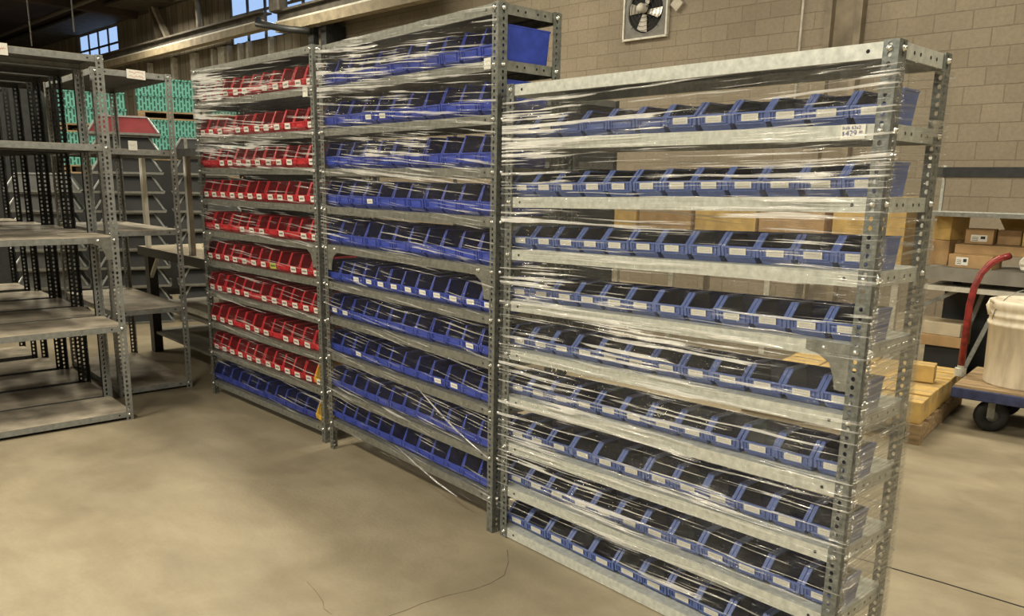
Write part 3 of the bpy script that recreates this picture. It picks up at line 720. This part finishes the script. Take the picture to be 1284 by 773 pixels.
# left long table with tall cartons (seen through the nearest rack)
tb = empty('long_table', bp_(-3.55, .0), WA); tag(tb, 'long grey table under brown cartons behind the nearest rack', 'table')
MB().box(0, 3.38, 0, .8, .78, .82).obj('table_top', M['benchgrey'], tb)
for x in (.05, 1.2, 2.2, 3.28):
    for y in (.04, .70): MB().box(x, x + .05, y, y + .05, 0, .78).obj('leg', M['whitepost'], tb)
for i, (s, w_, h) in enumerate(((-3.15, .62, .56), (-2.5, .60, .62), (-1.85, .62, .58), (-1.2, .60, .56), (-.55, .58, .60))):
    carton('cardboard_box', 'large brown carton, %s from the left on the table behind the nearest rack' % ORD[i], bp_(s, .42, .82), (w_, .55, h), WA + random.uniform(-.02, .02), 'cardboard' if i % 2 else 'cardboard_y', 'large cartons behind the nearest rack')

# ------------------------------------------------------------------ right-hand bench with steel shelf, cartons
fb = empty('work_table', bp_(-.02, 0), WA); tag(fb, 'grey board topped table against the block wall at the right', 'table')
MB().box(0, 2.2, 0, .62, .806, .905).obj('table_board', M['benchgrey'], fb)
MB().box(.0, 2.2, .01, .7, .728, .765).obj('folding_top', M['whitepost'], fb)
for x in (.12, 2.0): MB().box(x, x + .05, .3, .35, .765, .806).obj('spacer', M['blacksteel'], fb)
for (p, q) in (((-.0, .10, .60), (.22, .10, .735)), ((.30, .08, .02), (.52, .10, .735)), ((.62, .44, .02), (.52, .44, .735)), ((.24, .44, .40), (.32, .44, .735)), ((.56, .08, .02), (.62, .08, .735)), ((2.0, .08, .02), (2.05, .08, .735)), ((2.0, .42, .02), (2.05, .42, .735))):
    MB().bar(p, q, .035, .03).obj('leg', M['darkpost'], fb)
ss = empty('steel_shelf', bp_(-.10, .42), WA); tag(ss, 'open steel shelf frame standing on the grey table by the wall', 'shelf')
for x in (-.01, 2.1):
    MB().box(x, x + .022, -.40 + .0, -.375, .905, 1.67).obj('post', M['galv'], ss); MB().box(x, x + .022, .0, .025, .905, 1.67).obj('post', M['galv'], ss)
MB().box(0, 2.12, -.40, .025, 1.575, 1.645).obj('upper_shelf', [M['blacksteel']], ss)
MB().box(0, 2.12, -.40, -.385, 1.315, 1.325).obj('middle_shelf', M['galv'], ss)
ms = MB().box(0, 2.12, -.405, -.36, 1.285, 1.312).box(0, 2.12, -.36, .025, 1.300, 1.312).obj('middle_shelf', M['galv_b'], ss)
MB().box(-.012, .02, -.405, -.40, 1.64, 1.72).obj('paper_tag', M['card'], ss)
g2 = 'cartons on the grey table'
carton('cardboard_box', 'dark brown carton at the left end of the grey table, lower of two', bp_(.02, .36, .905), (.15, .26, .19), WA - .25, 'cardboard', g2)
carton('cardboard_box', 'yellowish carton stacked on the dark brown carton at table left', bp_(.02, .36, 1.097), (.145, .24, .195), WA - .28, 'cardboard_y', g2)
carton('cardboard_box', 'flat carton with white shipping label on the grey table', bp_(.26, .20, .905), (.30, .24, .10), WA - .05, 'cardboard', g2, lab=(.085, .06, -.055, .05))
carton('cardboard_box', 'long flat carton lying across the labelled carton', bp_(.56, .30, 1.006), (.90, .22, .07), WA + .0, 'cardboard', g2)
carton('cardboard_box', 'small carton with white label resting on the long flat carton', bp_(.25, .32, 1.079), (.19, .16, .115), WA + .05, 'cardboard', g2, lab=(.11, .05, .0, .045))
oc = empty('open_carton', bp_(.437, .42, 1.079), WA); tag(oc, 'open carton with one flap raised on the long flat carton', 'box', g2)
b = MB(); x, y, z, t = .16, .2, .11, .005
b.box(-x / 2, x / 2, -y / 2, -y / 2 + t, 0, z); b.box(-x / 2, x / 2, y / 2 - t, y / 2, 0, z); b.box(-x / 2, -x / 2 + t, -y / 2, y / 2, 0, z); b.box(x / 2 - t, x / 2, -y / 2, y / 2, 0, z); b.box(-x / 2, x / 2, -y / 2, y / 2, 0, t)
b.obj('carton_body', M['cardboard'], oc)
fl = MB(); fl.poly([(-x / 2, -y / 2, z), (x / 2, -y / 2, z), (x / 2 - .04, -y / 2 - .03, z + .085), (-x / 2 - .04, -y / 2 - .03, z + .085)])
ff = link('flap', bake(fl.mesh('flap', M['cardboard_y']), solid=.004), oc); ff.location = (0, .19, 0)
carton('cardboard_box', 'tall carton cut by the right frame edge on the long flat carton', bp_(.62, .34, 1.079), (.16, .2, .20), WA, 'cardboard_y', g2)
# crumpled white bag
bm = bmesh.new(); bmesh.ops.create_icosphere(bm, subdivisions=3, radius=.085)
rb = random.Random(5)
for v in bm.verts:
    v.co *= 1 + rb.uniform(-.10, .10); v.co.z *= .85
    if v.co.z < -.06: v.co.z = -.06
me = bpy.data.meshes.new('white_bag'); bm.to_mesh(me); bm.free(); me.materials.append(M['card'])
tag(link('white_bag', me, None, bp_(.66, .10, .966)), 'crumpled white bag on the grey table at the frame edge', 'bag')
# added black block for the shade below the table, then clutter
lc = empty('low_cabinet', bp_(-.02, .56, 0), WA); tag(lc, 'added black block standing in for shade behind the legs under the grey table', 'cabinet')
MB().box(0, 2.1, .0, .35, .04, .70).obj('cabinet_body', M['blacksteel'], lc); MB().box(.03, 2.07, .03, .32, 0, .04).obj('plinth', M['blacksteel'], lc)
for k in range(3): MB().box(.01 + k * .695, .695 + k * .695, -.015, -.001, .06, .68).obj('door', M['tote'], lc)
carton('storage_crate', 'dark grey panelled crate on the floor under the grey table', bp_(.13, .26, 0), (.27, .20, .28), WA, 'tote', None, tape=False)
carton('cardboard_box', 'flat pale carton on the dark crate under the grey table', bp_(.11, .26, .281), (.30, .28, .085), WA + .06, 'cardboard', None)
carton('cardboard_box', 'thin pale carton topmost under the grey table', bp_(.11, .26, .367), (.28, .26, .10), WA - .04, 'whitewood', None)

# ------------------------------------------------------------------ pallet of small yellow cartons
PR = math.radians(9)
po = Vector((.655, 2.70, 0)); px, py = Vector((math.cos(PR), math.sin(PR), 0)), Vector((-math.sin(PR), math.cos(PR), 0))
pal = link('wooden_pallet', pallet_mesh(.55, .62, .12), None, po - px * .55 + py * .62, (0, 0, PR)); tag(pal, 'wooden pallet under the yellow cartons beside the blue cart', 'pallet')
nx, ny = 4, 6
cw, cd = 1.08 / nx, 1.20 / ny
for i in range(nx):
    for j in range(ny):
        c = po - px * (.01 + cw * (i + .5)) + py * (.015 + cd * (j + .5))
        hz_ = .135 + random.uniform(-.007, .004)
        o = carton('cardboard_box', 'yellow pallet carton by the cart, %s row from front, %s from right' % (ORD[j], ORD[i]), (c.x, c.y, .121), (cw - .012, cd - .012, hz_), PR + random.uniform(-.02, .02), 'cardboard_y', 'yellow cartons on the pallet', tape=True)
        del o
c = po - px * .16 + py * .62
carton('cardboard_box', 'single yellow carton standing on top of the pallet load', (c.x, c.y, .263), (.16, .14, .11), PR + .1, 'cardboard_y', 'yellow cartons on the pallet')
# ------------------------------------------------------------------ platform cart
CR = math.radians(8)
ct = empty('platform_cart', (.615, 3.215, 0), CR); tag(ct, 'navy platform cart with worn red curved handle and black wheels', 'cart')
MB().box(.0, 1.35, .0, .72, .205, .272).obj('frame', M['bluepaint'], ct, bevel=.006)
MB().box(.012, 1.338, .012, .708, .272, .286).obj('deck', M['wood'], ct)
hp = [(.0, .38, 0), (0, .38, .25), (.0, .38, .45), (.012, .385, .57), (.035, .40, .66), (.075, .425, .725), (.12, .45, .762), (.17, .48, .78)]
hp = [(x - .03, y, z + .29) for x, y, z in hp]
hnd = MB().tube(hp, .0215, 14).obj('handle', M['redpaint'], ct, True)
MB().lathe([(.0001, 0), (.036, 0), (.036, .05), (.022, .055), (.022, .07)], 16, -.03 + .03 - .03, .38).obj('handle_socket', M['galv'], ct, loc=(0, 0, .272))
MB().tube([(.168 - .03, .48, 1.0695), (.176 - .03, .484, 1.0735)], .018, 12).obj('handle_mouth', M['hole'], hnd)
wh = MB()
def wheel(x, y, r=.1, w=.045):
    t = MB(); pr = [(r * .35, -w / 2), (r * .8, -w / 2), (r, -w * .35), (r, w * .35), (r * .8, w / 2), (r * .35, w / 2), (r * .35, -w / 2)]
    t.lathe(pr, 28); o = t.obj('wheel', M['rubber'], ct, True, (x, y, r), 0); o.rotation_euler = (PI / 2, 0, .5)
    h = MB().lathe([(.001, -w * .55), (r * .36, -w * .45), (r * .36, w * .45), (.001, w * .55)], 20).obj('hub', M['galv_b'], o, True)
    k = MB().box(x - .05, x + .05, y - .04, y + .04, .192, .205); k.box(x - .02, x + .02, y - .038, y - .03, .09, .195); k.box(x - .02, x + .02, y + .03, y + .038, .09, .195)
    k.obj('caster_fork', M['galv_b'], ct)
for x in (.22, 1.13):
    for y in (.12, .60): wheel(x, y)
# ------------------------------------------------------------------ stained pail on the cart
pc = (.905, 3.575)
pb = empty('plastic_pail', (pc[0], pc[1], .2865)); tag(pb, 'stained white plastic pail with wire bail standing on the cart', 'pail')
R_ = .235
MB().lathe([(.001, 0), (R_ * .93, 0), (R_ * .94, .01), (R_ * .985, .37), (R_ * 1.03, .375), (R_ * 1.03, .392), (R_, .396), (R_, .425), (R_ * 1.035, .43), (R_ * 1.035, .446), (R_ * 1.0, .45), (R_ * 1.005, .475), (R_ * 1.03, .48), (R_ * 1.03, .50), (R_ * .98, .503), (R_ * .97, .45), (R_ * .92, .02), (.001, .018)], 48).obj('body', M['bucket'], pb, True)
MB().lathe([(R_ * 1.04, .488), (R_ * 1.055, .50), (R_ * 1.05, .525), (R_ * .96, .532), (R_ * .92, .52), (.001, .52)], 48).obj('lid', M['bucket'], pb, True)
dr = Vector((-.70, -.71, 0)).normalized(); sd = Vector((-dr.y, dr.x, 0)); sd = Vector((-.72, -.66, 0)).normalized()
e0 = Vector((-.70, -.62, 0)).normalized() * R_ * 1.03
MB().tube([e0 + Vector((.02, .0, .505)), e0 * 1.10 + Vector((0, 0, .53)), e0 * 1.14 + Vector((0, 0, .50)), e0 * 1.06 + Vector((0, 0, .44))], .011, 8).obj('lug', M['bucket'], pb, True)
arc = []
ax = Vector((-.62, -.62, 0)).normalized()
for k in range(13):
    a = PI * k / 12
    arc.append(ax * math.cos(a) * R_ * 1.05 + Vector((.35, -.9, 0)).normalized() * .05 * math.sin(a) + Vector((0, 0, .41 + math.sin(a) * .205)))
MB().tube(arc, .003, 6).obj('wire_bail', M['galv_b'], pb, True)

# ------------------------------------------------------------------ wall fan, junction box, conduit
fan = empty('wall_fan', wp(-4.595, .0, 3.975), WA); tag(fan, 'square framed exhaust fan with metal blades on the block wall', 'fan')
S = .375
b = MB()
# plate with a round opening
n = 32
for k in range(n):
    a0, a1 = 2 * PI * k / n, 2 * PI * (k + 1) / n
    def sq(a):
        c, s = math.cos(a), math.sin(a); mm = max(abs(c), abs(s)); return (c / mm * S, s / mm * S)
    r = .30
    (X0, Z0), (X1, Z1) = sq(a0), sq(a1)
    b.poly([(r * math.cos(a0), -.04, r * math.sin(a0)), (r * math.cos(a1), -.04, r * math.sin(a1)), (X1, -.04, Z1), (X0, -.04, Z0)])
    b.poly([(r * math.cos(a0), -.04, r * math.sin(a0)), (r * math.cos(a0), -.005, r * math.sin(a0)), (r * math.cos(a1), -.005, r * math.sin(a1)), (r * math.cos(a1), -.04, r * math.sin(a1))])
b.obj('plate', M['fanplate'], fan)
b = MB()
for (x0, x1, z0, z1) in ((-S - .015, S + .015, -S - .015, -S + .012), (-S - .015, S + .015, S - .012, S + .015), (-S - .015, -S + .012, -S, S), (S - .012, S + .015, -S, S)): b.box(x0, x1, -.06, 0, z0, z1)
b.obj('frame', M['whitepost'], fan)
MB().box(-.31, .31, -.006, -.001, -.31, .31).obj('dark_opening', M['hole'], fan)
for k in range(4):
    a = math.radians(-105 + 90 * k); c, s = math.cos(a), math.sin(a); t_ = (-s, c)
    q = [(c * .05 + t_[0] * .03, -.03, s * .05 + t_[1] * .03), (c * .27 + t_[0] * .10, -.025, s * .27 + t_[1] * .10), (c * .285, -.045, s * .285), (c * .26 - t_[0] * .055, -.065, s * .26 - t_[1] * .055), (c * .05 - t_[0] * .03, -.05, s * .05 - t_[1] * .03)]
    link('blade', bake(MB().poly(q).mesh('blade', M['fanblade']), solid=.004, offset=0), fan)
b = MB(); b.lathe([(.001, -.0), (.06, .0), (.065, .03), (.065, .12), (.045, .15), (.001, .155)], 20)
o = b.obj('motor', M['whitepost'], fan, True, (-.02, -.03, .03)); o.rotation_euler = (PI / 2, 0, 0)
b = MB()
for r in (.10, .16, .22, .28): b.tube([(r * math.cos(2 * PI * k / 28), -.085, r * math.sin(2 * PI * k / 28)) for k in range(29)], .004, 5, cap=False)
for k in range(4):
    a = PI / 4 + PI / 2 * k; b.tube([(.06 * math.cos(a), -.085, .06 * math.sin(a)), (.32 * math.cos(a), -.06, .32 * math.sin(a))], .005, 5)
b.obj('guard', M['blacksteel'], fan, True)
jb = MB().box(-.075, .075, -.06, 0, -.075, .075).obj('junction_box', M['pipe'], None, loc=wp(-4.06, .0, 4.0), bevel=.006); jb.rotation_euler = (0, PI / 4, WA); tag(jb, 'small tilted square junction box beside the wall fan', 'junction box')
tag(MB().tube([wp(-2.2, .02, 2.0), wp(-2.2, .02, 4.6), wp(-2.2, .02, CEIL - .02)], .016, 8).obj('wall_conduit', M['whitepost'], None, True), 'thin pale vertical conduit on the block wall beside the pilaster', 'conduit')

# ------------------------------------------------------------------ crane rail beams
def ibeam(name, label, s0, z0t, z0b, s1, z1t, z1b, t):
    """runs along the wall; cross-section depth from the two heights at each end"""
    r = empty(name, wp((s0 + s1) / 2, t, 0)); tag(r, label, 'beam', 'overhead rail beams')
    o = Vector(r.location)
    def pt(s, dt, z): return wp(s, t + dt, z) - o
    def bar(nm, dt, top, bot, w, m_):
        b = MB(); k = len(b.v)
        for s, zt, zb in ((s0, z0t, z0b), (s1, z1t, z1b)):
            h = zt - zb
            for d_ in (-w / 2, w / 2):
                for q in (top, bot): b.v.append(tuple(pt(s, dt + d_, zb + h * q)))
        for q in ((0, 1, 3, 2), (4, 6, 7, 5), (0, 4, 5, 1), (2, 3, 7, 6), (0, 2, 6, 4), (1, 5, 7, 3)): b.f.append(q); b.m.append(0)
        return b.obj(nm, m_, r)
    bar('top_flange', 0, 1.0, .90, .30, M['beamdark']); bar('web', .02, .90, .44, .05, M['beamdark'])
    bar('rail_strip', .07, .52, .44, .06, M['whitepost']); bar('lower_channel', 0, .44, .0, .20, M['beamtan'])
    return r
ibeam('rail_beam', 'long overhead rail beam at upper left running beneath the windows', -27.5, 5.02, 4.62, -14.3, 5.08, 4.72, .62)
ibeam('rail_beam', 'shorter overhead rail beam above the tall middle rack', -13.75, 5.0, 4.58, -8.4, 5.03, 4.58, .62)
tag(MB().tube([wp(-14.2, .86, 4.86), wp(-14.0, 1.0, 4.74), wp(-13.3, 1.05, 4.60), wp(-12.8, .95, 4.50), wp(-12.4, .72, 4.46)], .07, 8).obj('bent_pipe', M['blacksteel'], None, True), 'dark bent pipe joining the two overhead rail beams', 'pipe')
cb = empty('beam_bracket', wp(-12.45, .3, 0), WA); tag(cb, 'dark steel column bracket under the shorter rail beam', 'bracket')
for x in (-.34, .12): MB().box(x, x + .2, -.22, .25, 0, 4.60).obj('column_leg', M['blacksteel'], cb)
MB().box(-.14, .12, -.1, .15, 0, 4.58).obj('column_web', M['brownpost'], cb)
mb = MB(); mb.box(-.2, .2, -.12, .12, -.16, .12); jm = mb.obj('rail_trolley', M['pipedark'], None, loc=wp(-13.55, .75, 5.12), rz=WA, bevel=.03); tag(jm, 'small grey trolley box hung at the rail beam joint', 'trolley')
lp = MB().lathe([(.001, 0), (.09, .03), (.13, .10), (.10, .17), (.001, .2)], 14).obj('warning_lamp', M['blacksteel'], None, True, wp(-13.0, .75, 5.24)); tag(lp, 'dark round warning lamp above the rail beam joint', 'lamp')
MB().lathe([(.035, -.13), (.035, .01)], 10).obj('lamp_stem', M['blacksteel'], lp)
# conduits looping up the plank wall
for i, (s, w_) in enumerate(((-18.25, .55), (-17.8, .35))):
    pts = [wp(s - 1.8, .2 + .3 * i, 6.15), wp(s - 1.2 * w_, .2 + .3 * i, 6.1), wp(s - .4 * w_, .2 + .3 * i, 5.98), wp(s, .2 + .3 * i, 5.75), wp(s + .04, .2 + .3 * i, 5.3), wp(s + .04, .2 + .3 * i, 5.08)]
    tag(MB().tube(pts, .06, 8).obj('bent_conduit', M['pipe'], None, True), ['larger bent pale conduit beside the wide window', 'smaller bent pale conduit nearest the wide window'][i], 'conduit')
for i, (s, a) in enumerate(((-20.6, -.5), (-20.0, -.9))):
    tag(MB().bar(wp(s + a, .25, 6.1), wp(s, .25, 5.0), .14, .1).obj('wall_brace', M['pipe'] if i else M['brownpost'], None), ['upright brown brace on the plank wall above the long rail', 'slanted pale brace on the plank wall above the long rail'][i], 'brace')
# ------------------------------------------------------------------ ceiling pipes and hangers
def cpipe(t, z, s0, s1, r, m_, lab):
    o = tag(MB().tube([wp(s0, t, z), wp(s1, t, z)], r, 8).obj('ceiling_pipe', M[m_], None, True), lab, 'pipe', 'pipes under the ceiling'); return o
cpipe(4.2, 5.75, -38, -6, .035, 'pipedark', 'thin pipe under the dark ceiling, nearer of the two long runs')
cpipe(2.0, 5.95, -38, -9, .06, 'pipedark', 'thicker pipe under the dark ceiling, nearer the plank wall')
fl_ = MB()
struct(MB().box(-37, 3, -1.2, -.02, 6.08, 6.14).obj('trim_20', M['beamdark'], loc=W0, rz=WA))
for i, s in enumerate((-24, -21, -18.2, -15.5)):
    tag(MB().tube([wp(s, 4.2, 5.72), wp(s, 4.2, 4.3)], .014, 6).obj('hanger_rod', M['pipedark'], None), '%s pale hanger rod from the left under the dark ceiling' % ORD[i], 'rod', 'hanger rods')
for i, s in enumerate((-22, -17, -12)):
    struct(MB().box(s - .12, s + .12, -14, -.3, CEIL - .35, CEIL).obj('trim_%d' % (21 + i), M['ceil'], loc=W0, rz=WA))
tag(MB().tube([(-20, -8, 5.9), (-20, 4.5, 5.9)], .03, 6).obj('ceiling_pipe', M['pipedark'], None, True), 'thin pipe crossing the dark ceiling at upper left', 'pipe', 'pipes under the ceiling')

# floor joint and hairline cracks
ribbon([(1.0, .955), (1.4, 1.022), (1.68, 1.056), (2.8, 1.18)], .008, 'trim_30')
ribbon([(.125, -.071), (.21, -.14), (.281, -.225), (.296, -.31), (.29, -.389), (.262, -.49), (.25, -.584), (.252, -.66), (.245, -.74)], .0026, 'trim_31', 'crack')
ribbon([(-.155, -.822), (-.08, -.83), (.013, -.848), (.06, -.87), (.113, -.868)], .0018, 'trim_32', 'crack')
# ------------------------------------------------------------------ light
w = bpy.data.worlds.new('sky'); bpy.context.scene.world = w; w.use_nodes = True
nt = w.node_tree; bg = nt.nodes['Background']; bg.inputs[0].default_value = (.50, .68, 1.0, 1); bg.inputs[1].default_value = 1.1
def area(loc, sx, sy, power, col, rot=(0, 0, 0)):
    l = bpy.data.lights.new('ceiling_light', 'AREA'); l.shape = 'RECTANGLE'; l.size = sx; l.size_y = sy; l.energy = power * 1.04; l.color = col
    o = bpy.data.objects.new('ceiling_light', l); C.objects.link(o); o.location = loc; o.rotation_euler = rot; return o
warm = (1, .905, .70)
for x in (-20, -13, -7, -1.5, 4.0):
    for y in (-5.0, 1.2, 5.0):
        area((x, y, 5.6), 2.2, .5, {-5.0: 330, 1.2: 150, 5.0: 190}[y] * (.8 if x < -12 and y > 3 else 1), warm)
area((1.5, -6.5, 3.6), 5, 2.4, 180, (1, .95, .85), (math.radians(68), 0, 0))  # added soft fill behind the camera, unseen and not a ceiling lamp
sc = bpy.context.scene
sc.view_settings.view_transform = 'Standard'; sc.view_settings.look = 'None'; sc.view_settings.exposure = 0.0
sc.cycles.transparent_max_bounces = 24; sc.cycles.max_bounces = 8
